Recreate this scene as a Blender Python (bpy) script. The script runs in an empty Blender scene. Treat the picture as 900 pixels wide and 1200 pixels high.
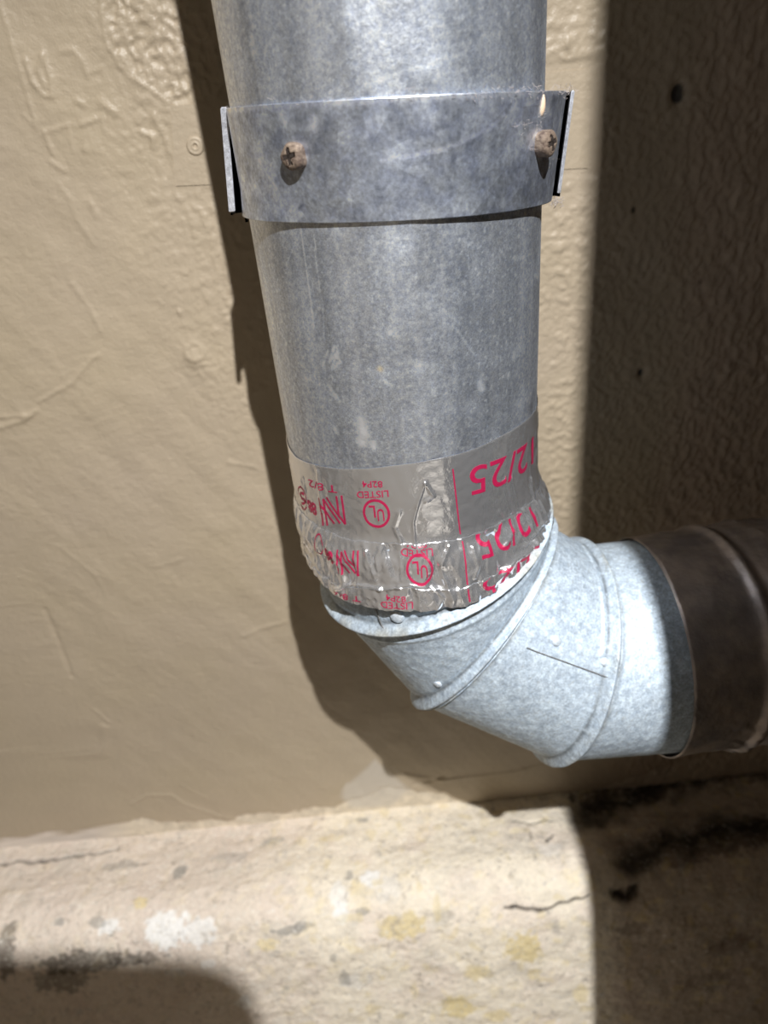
import bpy, bmesh, math
import numpy as np
from mathutils import Matrix, Vector

# ------------------------------------------------------------------ camera, world, light, exposure
sc = bpy.context.scene
COL = sc.collection
F_PX = 861.56                                   # focal length in pixels of the 900x1200 frame
CAM = np.array([-0.01457, -0.27573, 0.0])
RW = np.array([[0.9948211, -0.1016414, 0.0],    # rows: world x, y, z seen in camera axes (right, down, forward)
               [-0.05389165, -0.52746766, 0.84786412],
               [-0.0861781, -0.84347311, -0.53021358]])
cd = bpy.data.cameras.new('camera')
cam = bpy.data.objects.new('camera', cd)
COL.objects.link(cam)
cam.matrix_world = Matrix(((RW[0][0], -RW[0][1], -RW[0][2], CAM[0]),
                           (RW[1][0], -RW[1][1], -RW[1][2], CAM[1]),
                           (RW[2][0], -RW[2][1], -RW[2][2], CAM[2]), (0, 0, 0, 1)))
cd.sensor_fit = 'VERTICAL'
cd.sensor_height = 24.0
cd.lens = F_PX * 24 / 1200
cd.clip_start = 0.01
cd.dof.use_dof = True
cd.dof.focus_distance = 0.25
cd.dof.aperture_fstop = 7.0
sc.camera = cam

w = bpy.data.worlds.new('world')
sc.world = w
w.use_nodes = True
w.node_tree.nodes['Background'].inputs[0].default_value = (1.0, 0.82, 0.62, 1)
w.node_tree.nodes['Background'].inputs[1].default_value = 0.09

LIGHT = np.array([0.0771, -0.4809, 0.4264])
ld = bpy.data.lights.new('work_lamp', 'SPOT')
lo = bpy.data.objects.new('work_lamp', ld)
COL.objects.link(lo)
lo.location = LIGHT
ld.energy = 51
ld.color = (1.0, 0.985, 0.97)
ld.shadow_soft_size = 0.0048
ld.spot_size = math.radians(120)
ld.spot_blend = 1.0
aim = Vector((0.0, -0.16, -0.70)) - Vector(LIGHT)
lo.rotation_euler = aim.to_track_quat('-Z', 'Y').to_euler()

sc.view_settings.view_transform = 'Standard'
sc.view_settings.look = 'None'
sc.view_settings.gamma = 1.0
sc.view_settings.use_curve_mapping = False
sc.view_settings.exposure = 0.0

# ------------------------------------------------------------------ helpers
WALL_Y = 0.10
R_DUCT = 0.0508
PI = math.pi


def ray(u, v):
    d = RW @ np.array([u - 450.0, v - 600.0, F_PX])
    return d / np.linalg.norm(d)


def on_wall(u, v):                              # photo point -> (x, z) on the wall
    d = ray(u, v)
    p = CAM + d * (WALL_Y - CAM[1]) / d[1]
    return p[0], p[2]


def on_tube(u, v, r=R_DUCT):                    # photo point -> (angle, z) on the upright duct
    d = ray(u, v)
    a = d[:2] @ d[:2]; b = d[:2] @ CAM[:2]; c = CAM[:2] @ CAM[:2] - r * r
    t = (-b - math.sqrt(max(b * b - a * c, 0))) / a
    q = CAM + d * t
    return math.atan2(q[0], -q[1]), q[2]


def noise2(x, y, seed=0):                       # gradient noise, -1..1
    rng = np.random.RandomState(seed)
    g = rng.rand(256, 256) * 2 * np.pi
    xi = np.floor(x).astype(int); yi = np.floor(y).astype(int)
    fx = x - xi; fy = y - yi
    def dot(i, j):
        a = g[(xi + i) & 255, (yi + j) & 255]
        return np.cos(a) * (fx - i) + np.sin(a) * (fy - j)
    sx = fx * fx * fx * (fx * (fx * 6 - 15) + 10); sy = fy * fy * fy * (fy * (fy * 6 - 15) + 10)
    a = dot(0, 0) * (1 - sx) + dot(1, 0) * sx
    b = dot(0, 1) * (1 - sx) + dot(1, 1) * sx
    return (a * (1 - sy) + b * sy) * 1.5


def fbm(x, y, seed=0, octv=4, gain=0.5):
    s = 0; a = 1; n = 0
    for k in range(octv):
        s = s + a * noise2(x * 2 ** k, y * 2 ** k, seed + k); n += a; a *= gain
    return s / n


def sstep(x, a, b):
    t = np.clip((x - a) / (b - a), 0, 1)
    return t * t * (3 - 2 * t)


def seg_dist(X, Z, pts):                        # distance to a polyline
    D = np.full(X.shape, 1e9)
    for (ax, az), (bx, bz) in zip(pts[:-1], pts[1:]):
        dx, dz = bx - ax, bz - az
        t = np.clip(((X - ax) * dx + (Z - az) * dz) / (dx * dx + dz * dz + 1e-12), 0, 1)
        D = np.minimum(D, np.hypot(X - ax - t * dx, Z - az - t * dz))
    return D


def inside(X, Z, poly):
    r = np.zeros(X.shape, bool)
    n = len(poly)
    for i in range(n):
        (x1, z1), (x2, z2) = poly[i], poly[(i + 1) % n]
        c = ((z1 > Z) != (z2 > Z)) & (X < (x2 - x1) * (Z - z1) / (z2 - z1 + 1e-12) + x1)
        r ^= c
    return r


def link(name, me, mat, parent=None):
    o = bpy.data.objects.new(name, me)
    COL.objects.link(o)
    if mat: me.materials.append(mat)
    if parent is not None: o.parent = parent
    return o


def grid(name, P, mat, parent=None, wrap=False, color=None, smooth=True, flip=False):
    nu, nv = P.shape[:2]
    idx = np.arange(nu * nv).reshape(nu, nv)
    i0 = idx if wrap else idx[:-1]
    i1 = np.roll(idx, -1, 0) if wrap else idx[1:]
    q = np.stack([i0[:, :-1], i1[:, :-1], i1[:, 1:], i0[:, 1:]], -1).reshape(-1, 4)
    if flip: q = q[:, ::-1]
    me = bpy.data.meshes.new(name)
    me.vertices.add(nu * nv)
    me.vertices.foreach_set('co', np.ascontiguousarray(P.reshape(-1), dtype=np.float32))
    me.loops.add(q.size)
    me.loops.foreach_set('vertex_index', q.reshape(-1).astype(np.int32))
    me.polygons.add(len(q))
    me.polygons.foreach_set('loop_start', np.arange(0, q.size, 4, dtype=np.int32))
    me.update(calc_edges=True)
    me.polygons.foreach_set('use_smooth', np.full(len(q), smooth))
    if color is not None:
        a = me.color_attributes.new('Tint', 'FLOAT_COLOR', 'POINT')
        c4 = np.concatenate([color.reshape(-1, 3), np.ones((nu * nv, 1))], 1)
        a.data.foreach_set('color', c4.reshape(-1).astype(np.float32))
    return link(name, me, mat, parent)


def from_bm(name, bm, mat, parent=None, smooth=False):
    me = bpy.data.meshes.new(name)
    bm.to_mesh(me); bm.free()
    for p in me.polygons: p.use_smooth = smooth
    return link(name, me, mat, parent)


def structure(o):
    o['kind'] = 'structure'
    return o


def tag(o, label, cat, group=None):
    o['label'] = label; o['category'] = cat
    if group: o['group'] = group
    return o


def empty(name, loc):
    o = bpy.data.objects.new(name, None)
    COL.objects.link(o)
    o.location = loc
    return o


def child_of(o, parent):                        # parent keeping world position
    o.parent = parent
    o.matrix_parent_inverse = Matrix.Translation(-Vector(parent.location))
    return o


# ------------------------------------------------------------------ materials
def new_mat(name):
    m = bpy.data.materials.new(name)
    m.use_nodes = True
    nt = m.node_tree
    return m, nt, nt.nodes['Principled BSDF']


def N(nt, t, **kw):
    n = nt.nodes.new(t)
    for k, v in kw.items(): setattr(n, k, v)
    return n


def mixc(nt, f, a, b, mode='MIX'):
    m = N(nt, 'ShaderNodeMix', data_type='RGBA', blend_type=mode)
    for s, v in ((m.inputs[0], f), (m.inputs[6], a), (m.inputs[7], b)):
        if isinstance(v, (int, float)): s.default_value = v
        elif isinstance(v, tuple): s.default_value = v if len(v) == 4 else v + (1,)
        else: nt.links.new(v, s)
    return m.outputs[2]


def ramp(nt, src, a, b, va=0.0, vb=1.0):
    r = N(nt, 'ShaderNodeMapRange')
    r.inputs[1].default_value = a; r.inputs[2].default_value = b
    r.inputs[3].default_value = va; r.inputs[4].default_value = vb
    nt.links.new(src, r.inputs[0])
    return r.outputs[0]


def noise_tex(nt, scale, detail=4, rough=0.55, stretch=(1, 1, 1), kind='ShaderNodeTexNoise'):
    tc = N(nt, 'ShaderNodeTexCoord')
    mp = N(nt, 'ShaderNodeMapping')
    mp.inputs['Scale'].default_value = stretch
    nt.links.new(tc.outputs['Object'], mp.inputs[0])
    n = N(nt, kind)
    n.inputs['Scale'].default_value = scale
    if kind == 'ShaderNodeTexNoise':
        n.inputs['Detail'].default_value = detail
        n.inputs['Roughness'].default_value = rough
    nt.links.new(mp.outputs[0], n.inputs['Vector'])
    return n


def bump(nt, bsdf, src, dist, strength=1.0):
    b = N(nt, 'ShaderNodeBump')
    b.inputs['Strength'].default_value = strength
    b.inputs['Distance'].default_value = dist
    nt.links.new(src, b.inputs['Height'])
    nt.links.new(b.outputs[0], bsdf.inputs['Normal'])


def tinted(name, rough, fine_scale, fine_amt, bump_scale, bump_dist, spec=0.5):
    m, nt, b = new_mat(name)
    at = N(nt, 'ShaderNodeAttribute', attribute_name='Tint')
    n = noise_tex(nt, fine_scale, 6, 0.65)
    g = N(nt, 'ShaderNodeCombineColor')
    v = ramp(nt, n.outputs[0], 0.3, 0.7, 1 - fine_amt, 1 + fine_amt)
    for k in range(3): nt.links.new(v, g.inputs[k])
    nt.links.new(mixc(nt, 1.0, at.outputs[0], g.outputs[0], 'MULTIPLY'), b.inputs['Base Color'])
    b.inputs['Roughness'].default_value = rough
    b.inputs['Specular IOR Level'].default_value = spec
    n2 = noise_tex(nt, bump_scale, 5, 0.6)
    bump(nt, b, n2.outputs[0], bump_dist)
    return m


M_wall = tinted('khaki_wall_paint', 0.42, 60, 0.03, 240, 0.0006, 0.45)
M_rock = tinted('bare_concrete', 0.85, 330, 0.10, 420, 0.0008, 0.3)
nt = M_rock.node_tree; b = nt.nodes['Principled BSDF']
src = b.inputs['Base Color'].links[0].from_socket
n1 = noise_tex(nt, 150, 6, 0.75); n2 = noise_tex(nt, 230, 5, 0.7, (1, 1.3, .8)); n3 = noise_tex(nt, 34, 3, 0.5); n4 = noise_tex(nt, 75, 6, 0.7)
mm = N(nt, 'ShaderNodeMath', operation='MULTIPLY')
nt.links.new(ramp(nt, n1.outputs[0], 0.56, 0.68, 0, 1), mm.inputs[0]); nt.links.new(ramp(nt, n3.outputs[0], 0.40, 0.62, 0.15, 1), mm.inputs[1])
c = mixc(nt, mm.outputs[0], src, (0.30, 0.26, 0.21))
c = mixc(nt, ramp(nt, n2.outputs[0], 0.60, 0.70, 0, 0.75), c, (0.90, 0.88, 0.82))
c = mixc(nt, ramp(nt, n4.outputs[0], 0.58, 0.72, 0, 0.5), c, (0.52, 0.50, 0.47))
nt.links.new(c, b.inputs['Base Color'])


def metal(name, base, spangle, rough, metallic, spangle_scale=260, bumpd=0.0002, tint=False, streak=0.0, big_amt=0.28, cell=0.16):
    m, nt, b = new_mat(name)
    n = noise_tex(nt, spangle_scale, 3, 0.6)
    v = noise_tex(nt, spangle_scale * 0.55, kind='ShaderNodeTexVoronoi')
    big = noise_tex(nt, spangle_scale * 0.12, 4, 0.6)
    c = mixc(nt, ramp(nt, n.outputs[0], 0.35, 0.65), base, spangle)
    hsv = N(nt, 'ShaderNodeSeparateColor')
    nt.links.new(v.outputs['Color'], hsv.inputs[0])
    c = mixc(nt, ramp(nt, hsv.outputs[0], 0.0, 1.0, 0.0, cell), c, (0.2, 0.22, 0.27))
    c = mixc(nt, ramp(nt, big.outputs[0], 0.42, 0.68, 0.0, big_amt), c, spangle)
    fs = noise_tex(nt, spangle_scale * 3.1, 2, 0.7)
    fg = N(nt, 'ShaderNodeCombineColor')
    fv = ramp(nt, fs.outputs[0], 0.3, 0.7, 0.76, 1.26)
    for k in range(3): nt.links.new(fv, fg.inputs[k])
    c = mixc(nt, 1.0, c, fg.outputs[0], 'MULTIPLY')
    if streak:
        s = noise_tex(nt, 1.0, 4, 0.6, (420, 420, 9))
        c = mixc(nt, ramp(nt, s.outputs[0], 0.4, 0.7, 0.0, streak), c, tuple(min(1, q * 1.5) for q in spangle))
    if tint:
        at = N(nt, 'ShaderNodeAttribute', attribute_name='Tint')
        c = mixc(nt, 1.0, c, at.outputs[0], 'MULTIPLY')
    nt.links.new(c, b.inputs['Base Color'])
    b.inputs['Metallic'].default_value = metallic
    nt.links.new(ramp(nt, big.outputs[0], 0.3, 0.7, rough - 0.07, rough + 0.09), b.inputs['Roughness'])
    bump(nt, b, n.outputs[0], bumpd)
    return m


M_duct = metal('galvanised_duct', (0.54, 0.61, 0.75), (0.84, 0.91, 1.0), 0.36, 0.86, 700, 0.00010, True, 0.15, 0.12)
M_elbow = metal('pale_galvanised_elbow', (0.36, 0.44, 0.53), (0.57, 0.67, 0.76), 0.58, 0.28, 330, 0.0002, True)
M_seam = metal('dirty_seam_edge', (0.14, 0.14, 0.14), (0.24, 0.24, 0.24), 0.6, 0.3)
M_strap = metal('galvanised_strap', (0.50, 0.57, 0.74), (0.80, 0.88, 1.0), 0.35, 0.86, 230, 0.00015, True, 0, 0.25, 0.42)
M_edge = metal('bright_cut_edge', (0.6, 0.63, 0.70), (0.8, 0.83, 0.9), 0.35, 0.7, 300, 0.0001)

M_tape, nt, b = new_mat('aluminium_foil_tape')
b.inputs['Base Color'].default_value = (0.94, 0.96, 1.0, 1)
b.inputs['Metallic'].default_value = 0.88
n = noise_tex(nt, 120, 4, 0.6)
nt.links.new(ramp(nt, n.outputs[0], 0.35, 0.65, 0.08, 0.20), b.inputs['Roughness'])
n2 = noise_tex(nt, 260, 4, 0.6)
bump(nt, b, n2.outputs[0], 0.00025)

M_dtape, nt, b = new_mat('dull_foil_tape')
n = noise_tex(nt, 60, 5, 0.6)
nt.links.new(mixc(nt, ramp(nt, n.outputs[0], 0.35, 0.65), (0.26, 0.235, 0.23), (0.46, 0.39, 0.34)), b.inputs['Base Color'])
b.inputs['Metallic'].default_value = 0.6
b.inputs['Roughness'].default_value = 0.45
n2 = noise_tex(nt, 200, 5, 0.65)
bump(nt, b, n2.outputs[0], 0.0006)

M_ink, nt, b = new_mat('red_print_ink')
b.inputs['Base Color'].default_value = (0.36, 0.010, 0.06, 1)
b.inputs['Roughness'].default_value = 0.4

M_screw, nt, b = new_mat('rusty_screw_head')
n = noise_tex(nt, 500, 5, 0.7)
nt.links.new(mixc(nt, ramp(nt, n.outputs[0], 0.35, 0.65), (0.07, 0.045, 0.035), (0.27, 0.21, 0.16)), b.inputs['Base Color'])
b.inputs['Roughness'].default_value = 0.7
b.inputs['Metallic'].default_value = 0.25
bump(nt, b, n.outputs[0], 0.0004)

M_dark, nt, b = new_mat('dark_recess')
b.inputs['Base Color'].default_value = (0.02, 0.013, 0.01, 1)
b.inputs['Roughness'].default_value = 0.9

M_lint, nt, b = new_mat('grey_lint')
b.inputs['Base Color'].default_value = (0.30, 0.27, 0.26, 1)
b.inputs['Roughness'].default_value = 1.0

M_chip, nt, b = new_mat('cream_paint_chip')
b.inputs['Base Color'].default_value = (0.62, 0.47, 0.33, 1)
b.inputs['Roughness'].default_value = 0.6

M_board, nt, b = new_mat('dark_timber')
n = noise_tex(nt, 8, 5, 0.6, (1, 1, 0.1))
nt.links.new(mixc(nt, n.outputs[0], (0.05, 0.035, 0.022), (0.11, 0.075, 0.045)), b.inputs['Base Color'])
b.inputs['Roughness'].default_value = 0.7

M_floor, nt, b = new_mat('dim_concrete_floor')
n = noise_tex(nt, 20, 6, 0.65)
nt.links.new(mixc(nt, n.outputs[0], (0.58, 0.53, 0.46), (0.74, 0.70, 0.63)), b.inputs['Base Color'])
b.inputs['Roughness'].default_value = 0.9

# ------------------------------------------------------------------ wall behind the duct
X, Z = np.meshgrid(np.concatenate([np.linspace(-0.9, -0.24, 40)[:-1], np.linspace(-0.24, 0.28, 560), np.linspace(0.28, 0.62, 30)[1:]]),
                   np.concatenate([np.linspace(-0.56, 0.06, 660), np.linspace(0.06, 0.8, 40)[1:]]), indexing='ij')
H = 0.0010 * fbm(X * 9, Z * 9, 1) + 0.0005 * fbm(X * 38, Z * 38, 5) + 0.00012 * fbm(X * 260, Z * 260, 9)
H += 0.0009 * fbm(X * 30 + Z * 18, Z * 9, 12, 3)                              # long trowel sweeps


def wl(pts): return [on_wall(u, v) for u, v in pts]


# chunky old texture showing at the top, edged by the smooth patch
rough_edge = [(118, -60), (119, 10), (123, 45), (138, 72), (150, 88), (168, 98), (190, 114), (206, 126), (300, 128), (330, -60)]
RP = inside(X + 0.0012 * noise2(X * 150, Z * 150, 3), Z, wl(rough_edge))
Dm = seg_dist(X, Z, wl(rough_edge[:8]))
blobs = np.abs(fbm(X * 150, Z * 150, 21, 3))
H += np.where(RP, -0.0007 + 0.0032 * (0.3 - blobs).clip(0) * 1.4, 0) * sstep(np.where(RP, Dm, 0), 0, 0.0025)
H += 0.0006 * np.exp(-(Dm / 0.0009) ** 2)
# medium orange peel left and right of the duct, fading to smooth plaster at far left
xs0 = on_wall(150, 300)[0]
peel = sstep(X + 0.03 * fbm(X * 14, Z * 14, 33), xs0 - 0.02, xs0 + 0.03) * sstep(Z, on_wall(250, 560)[1], on_wall(250, 430)[1]) * (~RP)
right = sstep(X, 0.075, 0.085)
peel = np.maximum(peel * 0.8, right * sstep(Z, -0.36, -0.30))
H += peel * (0.0016 * np.abs(fbm(X * 170, Z * 150, 41, 3)) + 0.00025 * fbm(X * 420, Z * 420, 44, 2))
far = sstep(X + 0.02 * fbm(X * 12, Z * 9, 36), 0.135, 0.17)
H += far * 0.0024 * np.abs(fbm(X * 130, Z * 75, 47, 3))
ridges = [  # photo polylines, half width (m), height (m)
    ([(0, 6), (20, 70), (36, 122)], .0008, .0005), ([(36, 122), (44, 150), (28, 135)], .0007, .0006),
    ([(30, 70), (38, 95), (52, 112), (62, 113), (60, 92), (50, 64)], .0008, .0009), ([(50, 64), (45, 80), (54, 103)], .0006, .0008),
    ([(72, 60), (86, 59), (98, 74), (103, 90)], .0008, .0006), ([(103, 86), (120, 78)], .0006, .0004),
    ([(52, 154), (80, 147), (86, 178)], .0006, .0006), ([(52, 156), (62, 180)], .0008, .0009), ([(60, 190), (76, 200)], .0009, .0008),
    ([(90, 118), (98, 122)], .0012, .0008), ([(118, 120), (135, 131)], .0014, .0009), ([(96, 146), (120, 137), (121, 152)], .0008, .0008),
    ([(180, 133), (188, 150), (196, 168), (199, 180)], .0011, .0008), ([(165, 155), (178, 160), (180, 172)], .001, .0009),
    ([(68, 214), (84, 237), (88, 253), (110, 286)], .001, .0004), ([(85, 333), (108, 366), (118, 388)], .001, .0006),
    ([(0, 500), (28, 492), (42, 480)], .0012, .0009), ([(46, 470), (85, 448), (108, 420), (116, 416)], .001, .0007), ([(0, 488), (38, 486)], .001, .0006),
    ([(0, 706), (28, 716), (48, 726)], .0012, .0006), ([(52, 715), (66, 746), (78, 776), (84, 792)], .0014, -.0009), ([(68, 640), (110, 672), (122, 692)], .0012, .0004),
    ([(0, 880), (52, 881), (108, 887)], .001, .0010), ([(122, 852), (122, 872), (116, 886)], .0028, .0012), ([(108, 830), (128, 846)], .0012, .0006),
    ([(155, 942), (172, 932), (200, 931), (216, 942), (256, 956)], .0014, .0009), ([(256, 956), (300, 965), (400, 960)], .0014, .0007),
    ([(285, 745), (320, 732), (334, 729)], .0016, .0006), ([(180, 665), (215, 655)], .0012, .0003),
    ([(213, 920), (240, 934)], .0012, .0005), ([(475, 908), (520, 915), (600, 905), (640, 895)], .0016, .001), ([(485, 920), (520, 910)], .0016, -.0012),
    ([(640, 90), (652, 87), (664, 93)], .0008, -.0006), ([(650, 60), (664, 52)], .001, .0007), ([(268, 542), (300, 548)], .001, .0005),
]
for pts, wd, ht in ridges:
    d = seg_dist(X, Z, wl(pts))
    H += .8 * ht * np.exp(-(d / (wd * 1.15)) ** 2)
for (u, v, rr, ht) in [(110, 175, .004, .0007), (228, 418, .0042, .0013), (210, 365, .001, .0009), (210, 682, .0014, -.0005), (180, 655, .003, .0004),
                       (795, 110, .0030, -.004), (752, 438, .0018, -.003), (108, 240, .0015, .0006), (26, 484, .003, .0008), (352, 645, .002, .0007),
                       (112, 250, .0015, .0006), (100, 175, .001, .0007), (205, 200, .0012, .0006), (660, 400, .0012, .0006), (665, 560, .001, -.0006)]:
    cx, cz = on_wall(u, v)
    d = np.hypot(X - cx, (Z - cz) * 0.7)
    H += ht * np.exp(-(d / rr) ** 2)
pl = [on_wall(196, 118), on_wall(201, 224), (.104, -.0605), (.103, -.0100)]
H *= 1 - sstep(np.where(inside(X, Z, pl), seg_dist(X, Z, pl + pl[:1]), 0), 0, .002)
cx, cz = on_wall(228, 412)
H += 0.0005 * np.exp(-((np.hypot(X - cx, Z - cz) - .0045) / .001) ** 2)
# colour: khaki paint, bare concrete along the foot, a grey primer patch
paint = np.array([0.418, 0.348, 0.256])
C = np.ones(X.shape + (3,)) * paint
C *= (1 + 0.05 * fbm(X * 7, Z * 7, 61))[..., None]
C[..., 2] *= 1 + 0.05 * fbm(X * 12, Z * 12, 66)
edge = wl([(-500, 1060), (-60, 995), (0, 984), (50, 976), (75, 980), (110, 968), (150, 962), (165, 956), (185, 962), (240, 962), (320, 952), (395, 944), (450, 922), (520, 930), (570, 952), (700, 925), (900, 860), (1500, 700)])
ez = np.interp(X, [p[0] for p in edge], [p[1] for p in edge])
bare = sstep(ez + 0.007 * fbm(X * 70, Z * 70, 71) - Z, 0.0, 0.0022)
bare = np.maximum(bare, sstep(0.0035 - np.abs(Z - ez + 0.010), 0, .002) * sstep(noise2(X * 260, Z * 260, 73), .25, .45))
whitewash = np.array([0.64, 0.58, 0.52])
rock = np.array([0.64, 0.57, 0.46])
left_w = sstep(on_wall(150, 990)[0] - X, 0, .015)[..., None]
foot = whitewash * left_w + rock * (1 - left_w)
foot = foot * (1 + 0.55 * fbm(X * 110, Z * 110, 77, 5, .7))[..., None]
C = C * (1 - bare[..., None]) + foot * bare[..., None]
H -= bare * 0.0009
gp = inside(X + .004 * noise2(X * 90, Z * 90, 81), Z + .003 * noise2(X * 60, Z * 60, 82), wl([(408, 915), (440, 885), (485, 925), (460, 950), (408, 950), (396, 935)]))
gm = sstep(np.where(gp, seg_dist(X, Z, wl([(408, 915), (440, 885), (485, 925), (460, 950), (408, 950), (396, 935), (398, 905)])), 0), 0, .006)[..., None] * 0.75
C = C * (1 - gm) + np.array([0.55, 0.51, 0.45]) * gm
for u, v, rr in ((795, 110, .0028), (752, 438, .0014), (741, 246, .001), (820, 330, .001)):
    cx, cz = on_wall(u, v)
    m_ = sstep(rr - np.hypot(X - cx, (Z - cz) * .7), -.0006, .0006)[..., None]
    C = C * (1 - m_) + 0.02 * m_
far3 = far[..., None]
C = C * (1 - far3 * .5) + np.array([0.42, 0.32, 0.255]) * far3 * .5 * (1 + .2 * fbm(X * 60, Z * 60, 88))[..., None]
P = np.stack([X, WALL_Y - H, Z], -1)
structure(grid('wall_back', P, M_wall, color=np.clip(C, .01, 1), flip=False))

# ------------------------------------------------------------------ rough concrete footing the wall stands on
prof = np.array([(.115, -.519), (.10, -.518), (.06, -.509), (.038, -.504), (.020, -.509), (.005, -.53), (-.003, -.556), (-.012, -.59), (-.021, -.626), (-.040, -.70), (-.045, -.76)])
seg = np.r_[0, np.cumsum(np.hypot(*np.diff(prof, axis=0).T))]


def on_ledge(u, v):                             # photo point -> (x, distance along the footing profile)
    d = ray(u, v)
    best = None
    for k in range(len(prof) - 1):
        (y1, z1), (y2, z2) = prof[k], prof[k + 1]
        # plane through the segment, along x
        ny, nz = (z2 - z1), -(y2 - y1)
        t = (ny * (y1 - CAM[1]) + nz * z1) / (ny * d[1] + nz * d[2])
        p = CAM + d * t
        s = ((p[1] - y1) * (y2 - y1) + (p[2] - z1) * (z2 - z1)) / ((y2 - y1) ** 2 + (z2 - z1) ** 2)
        if t > 0 and -0.001 <= s <= 1.001 and (best is None or t < best[0]):
            best = (t, p[0], seg[k] + s * (seg[k + 1] - seg[k]))
    if best is None: return (0, -1)
    return best[1], best[2]


def ll(pts): return [on_ledge(u, v) for u, v in pts]


S1 = np.concatenate([np.linspace(0, 0.27, 290), np.linspace(0.27, seg[-1], 40)[1:]])
X, S = np.meshgrid(np.concatenate([np.linspace(-0.9, -0.44, 30)[:-1], np.linspace(-0.44, 0.34, 720), np.linspace(0.34, 0.62, 20)[1:]]), S1, indexing='ij')
pk_ = np.hanning(37); pk_ /= pk_.sum()
sm = lambda c_: np.convolve(np.pad(np.interp(S1[:290], seg, prof[:, c_]), 18, 'reflect', reflect_type='odd'), pk_, 'valid')
yy_ = np.interp(S1, seg, prof[:, 0]); zz_ = np.interp(S1, seg, prof[:, 1]); yy_[:290] = sm(0); zz_[:290] = sm(1)
Y0 = np.repeat(yy_[None, :], X.shape[0], 0); Z0 = np.repeat(zz_[None, :], X.shape[0], 0)
ty = np.gradient(np.interp(S1, seg, prof[:, 0]), S1); tz = np.gradient(np.interp(S1, seg, prof[:, 1]), S1)
kern = np.hanning(61); kern /= kern.sum()
ty = np.convolve(np.pad(ty, 30, 'edge'), kern, 'valid'); tz = np.convolve(np.pad(tz, 30, 'edge'), kern, 'valid')
nl = np.hypot(ty, tz); NY = (tz / nl)[None, :]; NZ = (-ty / nl)[None, :]
amp = sstep(S, 0.0, 0.03)
Hh = 0.0040 * fbm(X * 13, S * 13, 101) * amp + 0.0016 * fbm(X * 55, S * 55, 105) * (0.4 + amp * .6) + 0.0005 * fbm(X * 220, S * 220, 109, 3)
pit = sstep(fbm(X * 150, S * 150, 113, 3), .28, .5)
Hh -= 0.0006 * pit
crack = [([(-40, 1018), (0, 1012), (55, 1008), (100, 1001), (135, 996)], .0013, .0045), ([(600, 1062), (640, 1067), (662, 1056), (692, 1050)], .0007, .0016),
         ([(590, 1062), (640, 1068)], .0007, .001), ([(722, 1046), (735, 1054), (746, 1042)], .003, .004),
         ([(740, 1005), (790, 985), (850, 968), (920, 965)], .012, .002), ([(690, 950), (740, 930), (800, 905), (920, 885)], .014, .003),
         ([(640, 985), (648, 975)], .0006, .0006), ([(600, 963), (650, 960)], .0006, .001)]
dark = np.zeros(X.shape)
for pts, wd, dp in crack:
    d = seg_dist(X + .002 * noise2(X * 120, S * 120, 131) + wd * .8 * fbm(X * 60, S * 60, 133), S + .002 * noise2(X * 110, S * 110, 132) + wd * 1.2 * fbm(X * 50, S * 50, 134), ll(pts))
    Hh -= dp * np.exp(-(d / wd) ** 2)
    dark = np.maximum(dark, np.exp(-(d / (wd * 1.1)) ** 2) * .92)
C = np.ones(X.shape + (3,)) * np.array([0.88, 0.80, 0.66])


def blend(C, mask, col):
    return C * (1 - mask[..., None]) + np.array(col) * mask[..., None]


C = blend(C, sstep(fbm(X * 22, S * 22, 141), -.1, .35) * .55, (0.80, 0.69, 0.60))
pk = sstep(on_ledge(330, 1040)[0] - X, -.05, .06) * .75
C = blend(C, pk, (0.68, 0.585, 0.51))


def spot(C, u, v, rx, rs, col, a=.85, seed=0):
    cx, cs = on_ledge(u, v)
    d = np.hypot((X - cx) / rx, (S - cs) / rs) + 0.55 * fbm(X * 70, S * 70, 150 + seed) + .35 * noise2(X * 230, S * 230, 170 + seed)
    return blend(C, sstep(1 - d, -.08, .22) * a, col)


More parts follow.
